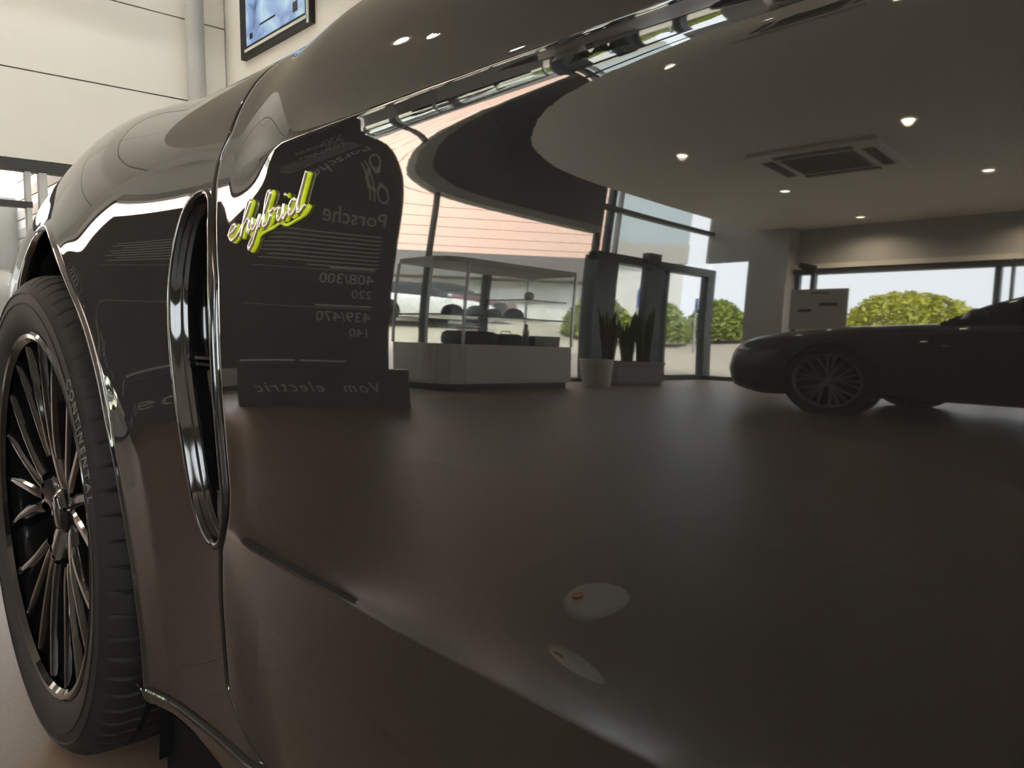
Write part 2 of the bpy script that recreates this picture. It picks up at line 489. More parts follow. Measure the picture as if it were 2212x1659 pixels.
ARP=np.radians([-90,-40,-23,-5,8,22,40,58,75,95,110,130,150,180,200,270]);ARR=[.5,.45,.396,.384,.383,.390,.389,.394,.407,.428,.445,.45,.44,.42,.42,.42]
def archr(x,z):
    ph=np.arctan2(z-ZC,x-XC);ph=np.where(ph<-np.pi/2,ph+2*np.pi,ph)
    return np.hypot(x-XC,z-ZC)-np.interp(ph,ARP,ARR)
def body(x,s):
    x,s=np.broadcast_arrays(np.asarray(x,float),np.asarray(s,float))
    w=fw(x,s)
    s0=s; s=s+.005*sm(-.30,-.55,x)*np.exp(-((s-.78)/.03)**2)
    y=(1-w)*np.interp(s,sD,yD)+w*np.interp(s,sF,yF)
    z=(1-w)*np.interp(s,sD,zD)+w*np.interp(s,sF,zF)
    y=y+plan(x,z)
    q=np.maximum(archr(x,z),0)
    y=y-(.007-.003*sm(.50,.62,z))*np.exp(-(q/(.042-.014*sm(.50,.62,z)))**2)*sm(.93,.80,z)
    y=y-.0028*np.exp(-((q-.007)/.0045)**2)*sm(.86,.78,z)
    z=z+(.040*sm(-.95,-1.45,x)-.02*sm(-1.75,-2.2,x))*sm(.72,1.0,s0)
    return np.stack([x,y,z],-1)

def xshut(z):
    return np.interp(z, [.18, .231, .253, .287, .382, .437, .474, .501, .571, .697, .784, .806, .84, .882, .92, 1.10],
                     [-.66, -.700, -.726, -.746, -.735, -.722, -.700, -.694, -.697, -.704, -.728, -.730, -.722, -.728, -.738, -.755])
VENT = [(-.744,.783),(-.766,.783),(-.789,.776),(-.800,.757),(-.806,.738),(-.813,.708),(-.816,.678),(-.814,.640),(-.809,.608),(-.802,.577),(-.794,.547),(-.787,.512),(-.779,.477),(-.764,.449),(-.750,.439),(-.734,.434),(-.718,.446),(-.708,.462),(-.702,.491),(-.704,.530),(-.706,.570),(-.709,.612),(-.712,.655),(-.716,.700),(-.720,.735),(-.726,.760),(-.733,.776)]
def smooth_loop(P, n):
    P = np.array(P, float); N = len(P)
    seg = np.linalg.norm(np.roll(P, -1, 0) - P, axis=1); L = np.r_[0, np.cumsum(seg)]
    t = np.linspace(0, L[-1], n, endpoint=False)
    Q = np.stack([np.interp(t, L, np.r_[P[:, k], P[0, k]]) for k in range(2)], 1)
    ker = np.array([1, 4, 6, 4, 1]) / 16
    for _ in range(max(1, n // 40)):
        Q = sum(ker[j] * np.roll(Q, j - 2, 0) for j in range(5))
    return Q
def inside(px, pz, poly):
    c = np.zeros(px.shape, bool); n = len(poly)
    for i in range(n):
        x1, z1 = poly[i]; x2, z2 = poly[i - 1]
        cond = ((z1 > pz) != (z2 > pz)) & (px < (x2 - x1) * (pz - z1) / (z2 - z1 + 1e-12) + x1)
        c ^= cond
    return c
VL = smooth_loop(VENT, 160)

car = empty('car', (-1.33, 0.97, 0), 0, 'dark brown metallic sedan in the foreground with green outlined badge on its door', 'car')
CARP = np.array([-1.33, 0.97, 0.0])
def cpart(name, V, F, m, parent=None, smooth=True, sharp=None):
    o = mesh(name, np.asarray(V, float) - CARP, F, m, parent or car, smooth, sharp)
    return o
def grid_faces(a, b, flip=False):
    i, j = np.meshgrid(np.arange(a - 1), np.arange(b - 1), indexing='ij')
    q = np.stack([i * b + j, i * b + j + 1, (i + 1) * b + j + 1, (i + 1) * b + j], -1).reshape(-1, 4)
    return q[:, ::-1] if flip else q

S_FINE = np.unique(np.round(np.concatenate([np.linspace(.205, 1.10, 220), np.linspace(.445, .475, 60), np.linspace(.78, .80, 50), np.linspace(.735, .78, 40)]), 6))
def door_panel(name, xl, xr, nx, S):
    """xl/xr: functions of s -> edge x; rolled edges at both ends"""
    ns = len(S)
    u = np.linspace(0, 1, nx)
    a = xl(S); b = xr(S)
    X = a[:, None] + u[None] * (b - a)[:, None]
    P = body(X, S[:, None])                        # ns, nx, 3
    roll = [(0.0012, 0.0004), (0.0021, 0.0015), (0.0025, 0.004), (0.0025, 0.018)]
    left = [np.stack([P[:, 0, 0] - d, P[:, 0, 1] + h, P[:, 0, 2]], -1) for d, h in roll]
    right = [np.stack([P[:, -1, 0] + d, P[:, -1, 1] + h, P[:, -1, 2]], -1) for d, h in roll]
    P = np.concatenate([np.stack(left[::-1], 1), P, np.stack(right, 1)], 1)
    n2 = P.shape[1]
    return cpart(name, P.reshape(-1, 3), grid_faces(ns, n2), M_PAINT)
door = door_panel('front_door', lambda s: xshut(s) + 0.0045, lambda s: np.full_like(s, 0.42), 230, S_FINE)
rdoor = door_panel('rear_door', lambda s: np.full_like(s, 0.427), lambda s: np.full_like(s, 1.45), 40, S_FINE[::2])

# fender: polar grid round the wheel arch
SB = .215
na, nt_ = 460, 150
phi = np.radians(np.linspace(-22.6, 200, na))
ra = np.interp(phi, ARP, ARR)
def outer(ph):
    c, s_ = math.cos(ph), math.sin(ph)
    best = 9.0
    if s_ > 1e-6: best = min(best, (1.10 - ZC) / s_)
    if s_ < -1e-6: best = min(best, (SB - ZC) / s_)
    if c < -1e-6: best = min(best, (-2.16 - XC) / c)
    if c > 1e-6:
        r = 0.6
        for _ in range(12):
            r = (float(xshut(ZC + r * s_)) - 0.0035 - XC) / c
        best = min(best, r)
    return best
ro = np.array([outer(p) for p in phi]); ro = np.maximum(ro, ra + 1e-4)
t = np.linspace(0, 1, nt_) ** 1.7
R = ra[:, None] + t[None] * (ro - ra)[:, None]
X = XC + R * np.cos(phi)[:, None]; S = ZC + R * np.sin(phi)[:, None]
P = body(X, S)
e = P[:, 0]
lip = [(0.002, 0.0006), (0.0045, 0.003), (0.006, 0.008), (0.0065, 0.013), (0.003, 0.016), (0.004, 0.03), (0.004, 0.05)]
rings = [np.stack([e[:, 0] - d * np.cos(phi), e[:, 1] + h, e[:, 2] - d * np.sin(phi)], -1) for d, h in lip]
oe = P[:, -1]
oroll = [(0.0012, 0.0005), (0.0018, 0.003), (0.0018, 0.018)]
orings = [np.stack([oe[:, 0] + d * np.cos(phi), oe[:, 1] + h, oe[:, 2]], -1) for d, h in oroll]
P2 = np.concatenate([np.stack(rings[::-1], 1), P, np.stack(orings, 1)], 1)
n2 = P2.shape[1]
F = grid_faces(na, n2)
cx = P2.reshape(-1, 3)[F].mean(1)
ins = inside(cx[:, 0], cx[:, 2], VL) & (cx[:, 1] < 0.06)
F = F[~ins]
fender = cpart('front_fender', P2.reshape(-1, 3), F, M_PAINT)

# vent in the fender: frame, inner lip, recess wall, grille back, divider, scoop
def ysurf(x, z):
    return body(x, z)[..., 1]
cen = VL.mean(0)
def shrink(k):
    d = VL - np.roll(VL, 1, 0); d = np.roll(VL, -1, 0) - np.roll(VL, 1, 0)
    nrm = np.stack([-d[:, 1], d[:, 0]], 1); nrm /= np.linalg.norm(nrm, axis=1)[:, None]
    if ((cen - VL) * nrm).sum() < 0: nrm = -nrm
    return VL + nrm * k
yv = ysurf(VL[:, 0], VL[:, 1])
secs = []
for k, dy in ((-0.0035, 0.0012), (-0.0028, -0.0012), (-0.001, -0.0028), (0.0015, -0.003), (0.004, -0.0012), (0.005, 0.003), (0.0058, 0.0075), (0.0075, 0.009), (0.0095, 0.0085), (0.0115, 0.0105), (0.012, 0.016), (0.013, 0.05)):
    q = shrink(k); secs.append(np.stack([q[:, 0], yv + dy, q[:, 1]], -1))
Q = np.stack(secs, 1); nv, ms, _ = Q.shape
Fv = []
for i in range(nv):
    j = (i + 1) % nv
    for k in range(ms - 1):
        Fv.append((i * ms + k, i * ms + k + 1, j * ms + k + 1, j * ms + k))
vent = cpart('air_vent', Q.reshape(-1, 3), Fv, M_GLOSSBLK, sharp=50)
q = shrink(0.010)
bv = [(x, 0.068, z) for x, z in q]
cpart('grille_back', bv, [tuple(range(len(bv)))], M_MATBLK, vent, smooth=False).parent = vent
mb = MB(); mb.box(-.806, -.709, .024, .05, .6135, .6165); mb.box(-.806, -.709, .024, .05, .6195, .6225)
cpart('divider_bar', mb.V, mb.F, M_GLOSSBLK, vent, smooth=False)
# inner rear blade: slim gloss plate along the rear edge of the opening
bl = []
zs = np.linspace(.50, .765, 40)
for z in zs:
    xr = np.interp(z, [.462, .491, .57, .655, .735, .776], [-.708, -.702, -.706, -.712, -.720, -.733])
    y0 = float(ysurf(xr, z))
    bl.append([(xr - 0.013, y0 + 0.004, z), (xr - 0.018, y0 + 0.006, z), (xr - 0.026, y0 + 0.016, z), (xr - 0.030, y0 + 0.034, z)])
mbb = MB().grid(bl)
cpart('blade', mbb.V, mbb.F, M_GLOSSBLK, vent)
# scoop floor at the lower tip
sc = []; lipc = []
for k in range(22):
    z = .4385 + .048 * k / 21
    zz = [(p_[0]) for p_ in VL if abs(p_[1] - z) < 0.004]
    xa, xb = (min(zz) + .009, max(zz) - .009) if zz else (-.74, -.73)
    row = []
    for j in range(14):
        u = j / 13
        x = xa + (xb - xa) * u
        row.append((x, float(ysurf(x, z)) + 0.004 + 0.016 * (k / 21) ** 1.2 + 0.006 * math.sin(u * math.pi), z - 0.008 * math.sin(u * math.pi) * (k / 21)))
    sc.append(row)
mbs = MB().grid(sc)
cpart('scoop', mbs.V, mbs.F, M_GLOSSBLK, vent)
mlp = MB().tube(sc[-1], 0.0016, 8)
cpart('scoop_edge', mlp.V, mlp.F, M_GLOSSBLK, vent)

# side skirt under fender and doors
sk = []
xsk = np.r_[np.linspace(-.972, -.90, 20), np.linspace(-.895, 1.45, 120)]
for x in xsk:
    lift = float(sm(-.90, -.962, x))
    yb = float(body(x, SB)[1]); zb = float(body(x, SB)[2])
    drop = float(sm(-.93, -.60, x))
    y0 = yb
    prof = [(y0 + .010, zb + .002), (y0 + .001, zb + .0015), (y0 - .0035, zb + .0005), (y0 - .0045, zb - .0015), (y0 - .003, zb - .004),
            (y0 - .001, zb - .010 - .010 * drop), (y0 + .001, zb - .016 - .030 * drop), (y0 + .004, zb - .021 - .054 * drop), (y0 + .008, zb - .024 - .064 * drop), (y0 + .03, zb - .025 - .066 * drop), (y0 + .10, zb - .02 - .05 * drop)]
    sk.append([(x, a, b) for a, b in prof])
mk = MB().grid(sk)
cpart('side_skirt', mk.V, mk.F, M_PAINT, sharp=40)

# wheel arch liner, underbody and shade box
li = []
for p in np.radians(np.linspace(-35, 215, 60)):
    r = float(np.interp(p, ARP, ARR)) + 0.006
    li.append([(XC + r * math.cos(p), yy, ZC + r * math.sin(p)) for yy in (0.035, 0.10, 0.36)])
ml = MB().grid(li)
cpart('wheel_arch_liner', ml.V, ml.F, M_MATBLK)
mu = MB().box(-2.2, 3.4, 0.36, 1.6, 0.10, 0.45).box(-0.985, 1.5, 0.05, 0.36, 0.06, 0.19)  # low outer box added to black out the lit floor under the skirt
cpart('underbody_and_shade_box', mu.V, mu.F, M_MATBLK, smooth=False)

# bonnet, windscreen, side window, roof
bo = []
for x in np.linspace(-2.16, -0.80, 50):
    c = body(x, 1.10); row = []
    for v in np.linspace(0, 1, 40):
        y = c[1] + 0.003 + v * (1.94 - 2 * c[1] - 0.006)
        row.append((x, y, c[2] - 0.001 - 0.012 * math.sin(min(v, 1 - v) * 2 * math.pi / 0.5 if min(v, 1 - v) < 0.125 else math.pi / 2) + 0.03 * math.sin(v * math.pi)))
    bo.append(row)
mbn = MB().grid(bo); cpart('bonnet', mbn.V, mbn.F, M_PAINT)
def belt(x): 
    c = body(x, 1.10); return c[1], c[2]
def gtop(x): return float(np.interp(x, [-0.80, 0.30, 1.45], [0.002, 0.40, 0.44]))
sw = []
for x in np.linspace(-0.78, 1.45, 40):
    yb, zb = belt(x); top = gtop(x)
    sw.append([(x, yb + 0.016 + v * top * 0.55, zb + v * top) for v in np.linspace(0, 1, 6)])
ms_ = MB().grid(sw); cpart('side_window', ms_.V, ms_.F, M_CARGL)
ap = []
for x in np.linspace(-0.80, 0.34, 30):
    yb, zb = belt(x); top = gtop(x); ap.append((x, yb + 0.018 + top * 0.55, zb + top))
mp_ = MB().tube(ap, 0.016, 8); cpart('roof_pillar', mp_.V, mp_.F, M_PAINT)
rf = []
for x in np.linspace(0.30, 1.45, 20):
    yb, zb = belt(x); top = gtop(x)
    ya = yb + 0.016 + top * 0.55; za = zb + top
    rf.append([(x, ya + v * (1.94 - 2 * ya), za + 0.05 * math.sin(v * math.pi)) for v in np.linspace(0, 1, 14)])
mr = MB().grid(rf); cpart('roof', mr.V, mr.F, M_PAINT)
wsn = []
for v in np.linspace(0, 1, 12):
    x = -0.80 + v * 1.10; yb, zb = belt(x)
    h = gtop(x); ya = yb + 0.018 + h * 0.55
    wsn.append([(x, ya + w * (1.94 - 2 * ya), zb + h + 0.05 * math.sin(w * math.pi)) for w in np.linspace(0, 1, 14)])
mw = MB().grid(wsn); cpart('windscreen', mw.V, mw.F, M_CARGL)
# nose and far side panel close the shell
ss_ = np.linspace(SB, 1.10, 26)
edge = body(np.full(26, -2.16), ss_)
top_z = edge[-1, 2]
ring = [tuple(e_) for e_ in edge] + [(-2.16, edge[-1, 1] + (1.94 - 2 * edge[-1, 1]) * v, top_z + 0.02 * math.sin(v * math.pi) - 0.008) for v in np.linspace(.05, .95, 16)] + [(e_[0], 1.94 - e_[1], e_[2]) for e_ in edge[::-1]]
ring = np.array(ring); rows_ = []
for t_ in np.linspace(0, 1, 9):
    k_ = 1 - 0.30 * (1 - math.cos(t_ * math.pi / 2))
    rows_.append([(-2.16 - 0.30 * math.sin(t_ * math.pi / 2), 0.97 + (q_[1] - 0.97) * k_, 0.50 + (q_[2] - 0.50) * (1 - 0.28 * (1 - math.cos(t_ * math.pi / 2)))) for q_ in ring])
mbp = MB().grid(rows_); mbp.F.append(tuple(range(len(mbp.V) - len(ring), len(mbp.V))))
cpart('front_bumper', mbp.V, mbp.F, M_PAINT, sharp=50)
fs = body(np.linspace(-2.16, 1.45, 60)[:, None], ss_[None, :]); fs = fs.copy(); fs[..., 1] = 1.94 - fs[..., 1]
cpart('far_side_panel', fs.reshape(-1, 3), grid_faces(60, 26, True), M_PAINT)

# ---- wheel: barrel and hub carry tyre, spokes, disc, caliper
def make_wheel(parent, loc, flip=False, M_RIM=M_RIM):
    """wheel axis along y, outer face towards -y, rim face at y = 0 in local space"""
    NB = 120
    barrel = [(.262, .005), (.268, -.002), (.274, -.003), (.278, .000), (.279, .008), (.268, .016), (.258, .022), (.250, .10), (.246, .20), (.262, .24), (.276, .25)]
    mb = MB().lathe(barrel, NB, axis='y')
    mb.lathe([(.001, .026), (.030, .026), (.034, .030), (.036, .045), (.070, .050), (.078, .058), (.080, .075), (.080, .12)], 60, axis='y')
    w = mb.build('wheel', M_RIM, parent, smooth=True, sharp=35)
    w.location = loc
    if flip: w.rotation_euler = (0, 0, math.pi)
    # spokes: five arms, each fanning into four slim spokes
    def blade(a0, r0, a1, r1, w0, w1, y0, y1, dep):
        V = []; n = 10
        for i in range(n + 1):
            u = i / n
            a = a0 + (a1 - a0) * (u ** 0.85); r = r0 + (r1 - r0) * u
            wd = w0 + (w1 - w0) * u
            y = y0 + (y1 - y0) * (u ** 0.7)
            c = np.array([r * math.cos(a), r * math.sin(a)])
            da = a1 - a0
            tdir = np.array([math.cos(a), math.sin(a)]) + np.array([-math.sin(a), math.cos(a)]) * r * da * 0.85 / max(r1 - r0, 1e-3)
            tdir /= np.linalg.norm(tdir); nn = np.array([-tdir[1], tdir[0]])
            for s_, yy in ((-1, dep), (-1.0, .010), (-.88, .005), (-.5, .0012), (0, 0), (.5, .0012), (.88, .005), (1.0, .010), (1, dep)):
                q = c + nn * wd * s_
                V.append((q[0], y + yy, q[1]))
        F = [(i * 9 + k, i * 9 + k + 1, (i + 1) * 9 + k + 1, (i + 1) * 9 + k) for i in range(n) for k in range(8)]
        return V, F
    for arm in range(5):
        A = math.radians(24 + 72 * arm)
        m2 = MB()
        V, F_ = blade(A, .030, A, .098, .030, .030, .034, .022, .05); m2.add(V, F_)
        m2.build('spoke_arm', M_RIM, w, smooth=True, sharp=30)
        for k in (-1.5, -.5, .5, 1.5):
            m3 = MB(); V, F_ = blade(A + math.radians(k * 11), .088, A + math.radians(k * 18), .266, .0105, .0085, .022, .006, .036); m3.add(V, F_)
            m3.build('spoke', M_RIM, w, smooth=True, sharp=30)
    # lug nuts
    for k in range(5):
        a = math.radians(45 + 72 * k)
        MB().cyl((.056 * math.cos(a), .034, .056 * math.sin(a)), (.056 * math.cos(a), .06, .056 * math.sin(a)), .010, n=6).build('wheel_bolt', M_CAP, w)
    MB().lathe([(.001, .020), (.022, .021), (.028, .024), (.030, .030)], 40, axis='y').build('hub_cap', M_RIM, w, smooth=True)
    # tyre
    prof = [(.274, .006), (.281, .000), (.292, -.006), (.306, -.0095), (.318, -.0105), (.3185, -.0118), (.3205, -.0118), (.321, -.0102), (.333, -.0085), (.334, -.0098), (.336, -.0094), (.337, -.0072), (.345, -.003), (.353, .005), (.3585, .014), (.361, .024),
            (.362, .046), (.3625, .050), (.356, .0505), (.356, .0585), (.3627, .059), (.3632, .085), (.357, .0855), (.357, .096), (.3632, .0965), (.3632, .15), (.357, .1505), (.357, .161), (.3632, .1615), (.3625, .198), (.356, .1985), (.356, .2065), (.362, .207), (.361, .225), (.3585, .236), (.345, .252), (.318, .264), (.290, .258), (.276, .245)]
    def mod(r, h, k, j):
        if 13 <= j <= 17 and k % 10 == 0: return r - 0.0035
        if 20 <= j <= 21 and k % 10 == 4: return r - 0.003
        if 32 <= j <= 35 and k % 10 == 0: return r - 0.0035
        return r
    MB().lathe(prof, 720, axis='y', mod=mod).build('tyre', M_TYRE, w, smooth=True, sharp=40)
    # disc and caliper
    MB().lathe([(.085, .085), (.19, .085), (.192, .088), (.192, .115), (.19, .118), (.085, .118)], 64, axis='y').build('brake_disc', M_DISC, w, smooth=True, sharp=40)
    cal = []
    for a in np.radians(np.linspace(-28, 28, 14)):
        cal.append([(r * math.cos(a), y, r * math.sin(a)) for r, y in ((.135, .078), (.140, .068), (.165, .064), (.195, .066), (.207, .075), (.207, .125))])
    MB().grid(cal).build('brake_caliper', M_CALIPER, w, smooth=True)
    return w
wheel = make_wheel(car, tuple(np.array([XC, -0.008, ZC]) - CARP))
tyre = [c for c in wheel.children if c.name.startswith('tyre')][0]
def bend(co):
    a = math.radians(42) - co.x / .330          # clockwise seen from outside
    r = .3225 + co.y
    return Vector((r * math.cos(a), float(np.interp(r, [.321, .333, .337, .345], [-.0102, -.0085, -.0072, -.003])) - 0.0012 - co.z, r * math.sin(a)))
lt = text_mesh('tyre_lettering', 'CONTINENTAL', 0.019, mat('tyre_lettering', (0.07, 0.07, 0.07), 0.5), wheel, depth=0.0008, spacing=1.35, vfun=bend)

# ---- badge: script letters in silver on a green outline
def script(pts, n=12):
    P = np.array(pts, float); out = []
    for i in range(len(P) - 1):
        p0 = P[max(i - 1, 0)]; p1 = P[i]; p2 = P[i + 1]; p3 = P[min(i + 2, len(P) - 1)]
        for k in range(n):
            u = k / n
            out.append(.5 * ((2 * p1) + (-p0 + p2) * u + (2 * p0 - 5 * p1 + 4 * p2 - p3) * u * u + (-p0 + 3 * p1 - 3 * p2 + p3) * u ** 3))
    out.append(P[-1]); return np.array(out)
LET = [  # badge local: x 0..6.6, baseline 0, x-height 1
    [(0.0, .45), (.55, .62), (.72, .9), (.5, 1.05), (.2, .8), (.12, .35), (.4, .0), (.8, .08), (1.15, .4)],                     # e
    [(1.15, .4), (1.55, 1.1), (1.95, 2.05), (1.8, 2.2), (1.6, 1.7), (1.42, .7), (1.30, .0), (1.5, .6), (1.8, .98), (2.0, .9), (1.92, .3), (2.0, .0), (2.3, .3)],   # h
    [(2.3, .95), (2.28, .45), (2.42, .1), (2.7, .4), (2.92, .95), (2.8, .2), (2.45, -.75), (2.15, -1.1), (2.1, -.8), (2.5, -.25), (3.0, .2)],       # y
    [(3.0, .2), (3.4, 1.1), (3.75, 2.0), (3.6, 2.15), (3.4, 1.6), (3.28, .5), (3.35, .05), (3.65, .1), (3.85, .55), (3.75, .9), (3.9, .8), (4.15, .95)],  # b
    [(4.15, .95), (4.3, .75), (4.55, .85), (4.45, .3), (4.6, .0), (4.9, .35)],                                               # r
    [(4.9, .95), (4.85, .35), (4.95, .0), (5.25, .35)],                                                                    # i
    [(4.98, 1.45), (5.05, 1.5)],                                                                                            # dot
    [(5.85, .8), (5.6, .95), (5.35, .6), (5.4, .1), (5.7, .15), (6.0, .8), (6.55, 2.25), (6.2, 1.3), (5.95, .3), (6.1, .0), (6.5, .35)],   # d
]
UND = [(2.55, -.45), (2.95, -.2), (3.8, -.12), (4.4, .0), (4.9, -.28), (5.6, -.22), (6.3, -.05), (6.6, .3)]
BX0, BX1, BZ0, BZ1 = -.668, -.518, .7265, .739
sc_x = (BX1 - BX0) / 6.6
def bpos(p, h):
    x = BX0 + p[0] * sc_x
    z = BZ0 + p[0] / 6.6 * (BZ1 - BZ0) + p[1] * 0.0125
    return (x, float(ysurf(x, z)) - h, z)
badge = None
mg = MB()
for L in LET + [UND]:
    C_ = script(L)
    mg.tube([np.array(bpos(p, 0.0010)) + np.array([0.0014, 0, -0.0006]) for p in C_], 0.0021 if L is not UND else 0.0014, 6)
badge = cpart('badge', mg.V, mg.F, M_ACID, car, smooth=True)
for L in LET:
    C_ = script(L)
    ml_ = MB().tube([np.array(bpos(p, 0.0030)) + np.array([-0.0006, 0, 0.0004]) for p in C_], 0.0017, 6)
    cpart('badge_letter', ml_.V, ml_.F, M_SILVER, badge)

# ------------------------------------------------------------------ information stand with printed panel
M_SIGN = mat('black_sign_panel', lin((74, 71, 68)), 0.5, noise=(4, 0.1))
M_SIGNT = mat('grey_sign_print', lin((190, 188, 182)), 0.6)
SR = np.array([-4.40, -2.38]); SU = np.array([-.447, .894]); SN = np.array([.894, .447])
stand = empty('information_stand', (-4.70, -1.80, 0), 0, 'black freestanding information panel with grey figures beside the dark car', 'sign')
STP = np.array([-4.70, -1.80, 0.0])
def sign_box(name, u0, u1, d0, d1, z0, z1, m, taper=0.0):
    V = []
    for z, tp in ((z0, taper), (z1, 0.0)):
        for d in (d0, d1):
            for u in (u0 - tp * 0, u1):
                p = SR + SU * u + SN * d
                V.append((p[0], p[1], z))
    V = np.array(V) - STP
    F = [(0, 2, 3, 1), (4, 5, 7, 6), (0, 1, 5, 4), (2, 6, 7, 3), (0, 4, 6, 2), (1, 3, 7, 5)]
    return mesh(name, V, F, m, stand)
panel = sign_box('panel', -0.06, 1.32, -0.06, 0.0, 0.36, 1.92, M_SIGN)
base = sign_box('base', -0.20, 1.07, -0.10, 0.06, 0.0, 0.359, M_SIGN)
def sign_text(body_, u, z, size, parent=panel, d=0.001, shear=0.0, spacing=1.0, rot=0.0):
    p = SR + SU * u + SN * d
    X = Vector((SU[0], SU[1], 0)); Z = Vector((0, 0, 1)); Nn = Vector((SN[0], SN[1], 0))
    Mx = Matrix(((X.x, Z.x, Nn.x, p[0] - STP[0]), (X.y, Z.y, Nn.y, p[1] - STP[1]), (X.z, Z.z, Nn.z, z), (0, 0, 0, 1))) @ Matrix.Rotation(rot, 4, 'Z')
    return text_mesh('printed_text', body_, size, M_SIGNT, parent, depth=0.0006, shear=shear, spacing=spacing, matrix=Mx)
sign_text('Off', 0.04, 1.77, 0.12)
sign_text('Porsche', 0.04, 1.60, 0.15)
def sign_rule(u0, u1, z, h=0.006):
    p0 = SR + SU * u0 + SN * 0.0008; p1 = SR + SU * u1 + SN * 0.0008
    V = np.array([(p0[0], p0[1], z), (p1[0], p1[1], z), (p1[0], p1[1], z + h), (p0[0], p0[1], z + h)]) - STP
    mesh('printed_rule', V, [(0, 1, 2, 3)], M_SIGNT, panel)
for k in range(9):
    sign_rule(0.06, [.98, 1.0, .92, .99, .95, 1.0, .9, .97, .6][k], 1.515 - k * 0.033, 0.009)
sign_rule(0.08, 0.42, 1.235, 0.016); sign_rule(0.08, 1.0, 1.22, 0.004)
sign_text('408/300', 0.08, 1.11, 0.125)
sign_text('220', 0.08, 0.985, 0.105)
sign_rule(0.08, 0.50, 0.905, 0.016); sign_rule(0.08, 1.05, 0.89, 0.004)
sign_text('439/470', 0.08, 0.775, 0.125)
sign_text('140', 0.08, 0.645, 0.105)
sign_rule(0.26, 0.60, 0.415, 0.016); sign_rule(0.64, 1.06, 0.415, 0.016)
sign_text('Vom', 0.0, 0.145, 0.13, base, d=0.061, shear=0.35, spacing=1.25)
sign_text('electric', 0.42, 0.145, 0.13, base, d=0.061, shear=0.35, spacing=1.25)

# ------------------------------------------------------------------ ceiling fittings
def downlight(x, y, label, power=45.0, r=0.05):
    g = empty('downlight', (x, y, ZC_LOW - 0.001), 0, label, 'ceiling light', 'recessed warm downlights in the low ceiling')
    MB().lathe([(r, -0.004), (r + 0.004, -0.008), (r + 0.018, -0.006), (r + 0.022, 0.0)], 28).build('ring', M_LAMPRING, g, smooth=True)
    MB().lathe([(0.0005, -0.003), (r, -0.0035)], 28).build('lens', M_LAMP, g)
    sp = bpy.data.lights.new('downlight_lamp', 'SPOT')
    sp.energy = power; sp.color = (1.0, 0.83, 0.60); sp.spot_size = math.radians(150); sp.spot_blend = 1.0; sp.shadow_soft_size = 0.04
    so = bpy.data.objects.new('downlight_lamp', sp); COL.objects.link(so); so.parent = g; so.location = (0, 0, -0.012)
    return g
downlight(-4.03, -9.25, 'round warm downlight nearest the back window wall, above the white notice board', 900)
downlight(-4.11, -7.35, 'round warm downlight left of the air conditioning cassette, second from the back window')
downlight(-4.27, -5.54, 'round warm downlight in front of the air conditioning cassette near the ceiling edge')
downlight(-2.24, -5.69, 'largest warm downlight right of the air conditioning cassette in the reflection')
downlight(-2.15, -7.56, 'warm downlight at the far right of the reflected ceiling')
downlight(-2.05, -9.30, 'warm downlight washing the back wall above the window mullions', 900)
downlight(-3.26, -0.58, 'bright oval downlight reflected high on the door shoulder')
downlight(-3.08, -0.78, 'small faint downlight reflected high on the door shoulder', 8, 0.012)
downlight(-3.17, -1.95, 'warm downlight reflected on the bright shoulder crease of the door')
M_GRILL = mat('cassette_grille', lin((120, 118, 112)), 0.6)
M_GRILLD = mat('cassette_slot', lin((70, 70, 68)), 0.7)
ac = empty('air_conditioner', (-3.2, -6.4, ZC_LOW - 0.002), math.radians(-3), 'square air conditioning cassette set in the low ceiling', 'air conditioner')
MB().box(-.60, .60, -.50, .50, -0.035, 0).build('panel', M_CEIL, ac)
gr = MB().box(-.34, .34, -.28, .28, -0.045, -0.035).build('intake_grille', M_GRILL, ac)
for k in range(9):
    MB().box(-.32, .32, -.265 + k * .06, -.265 + k * .06 + .03, -0.05, -0.045).build('slat', M_GRILLD, gr)
for b in ((-.36, .36, .34, .42), (-.36, .36, -.42, -.34), (.42, .52, -.30, .30), (-.52, -.42, -.30, .30)):
    MB().box(b[0], b[1], b[2], b[3], -0.043, -0.035).build('air_slot', M_GRILLD, ac)

# ------------------------------------------------------------------ pillar and wall screen
pl = empty('round_column', (XW + 0.13, 2.655, 0), 0, 'slim round white column standing before the white panelled wall', 'column')
MB().cyl((0, 0, 0), (0, 0, ZH), 0.082, n=40).build('shaft', M_WALLL, pl, smooth=True, sharp=40)
MB().lathe([(0.082, 0.06), (0.10, 0.05), (0.105, 0.0)], 40).build('collar', M_WALLL, pl, smooth=True)

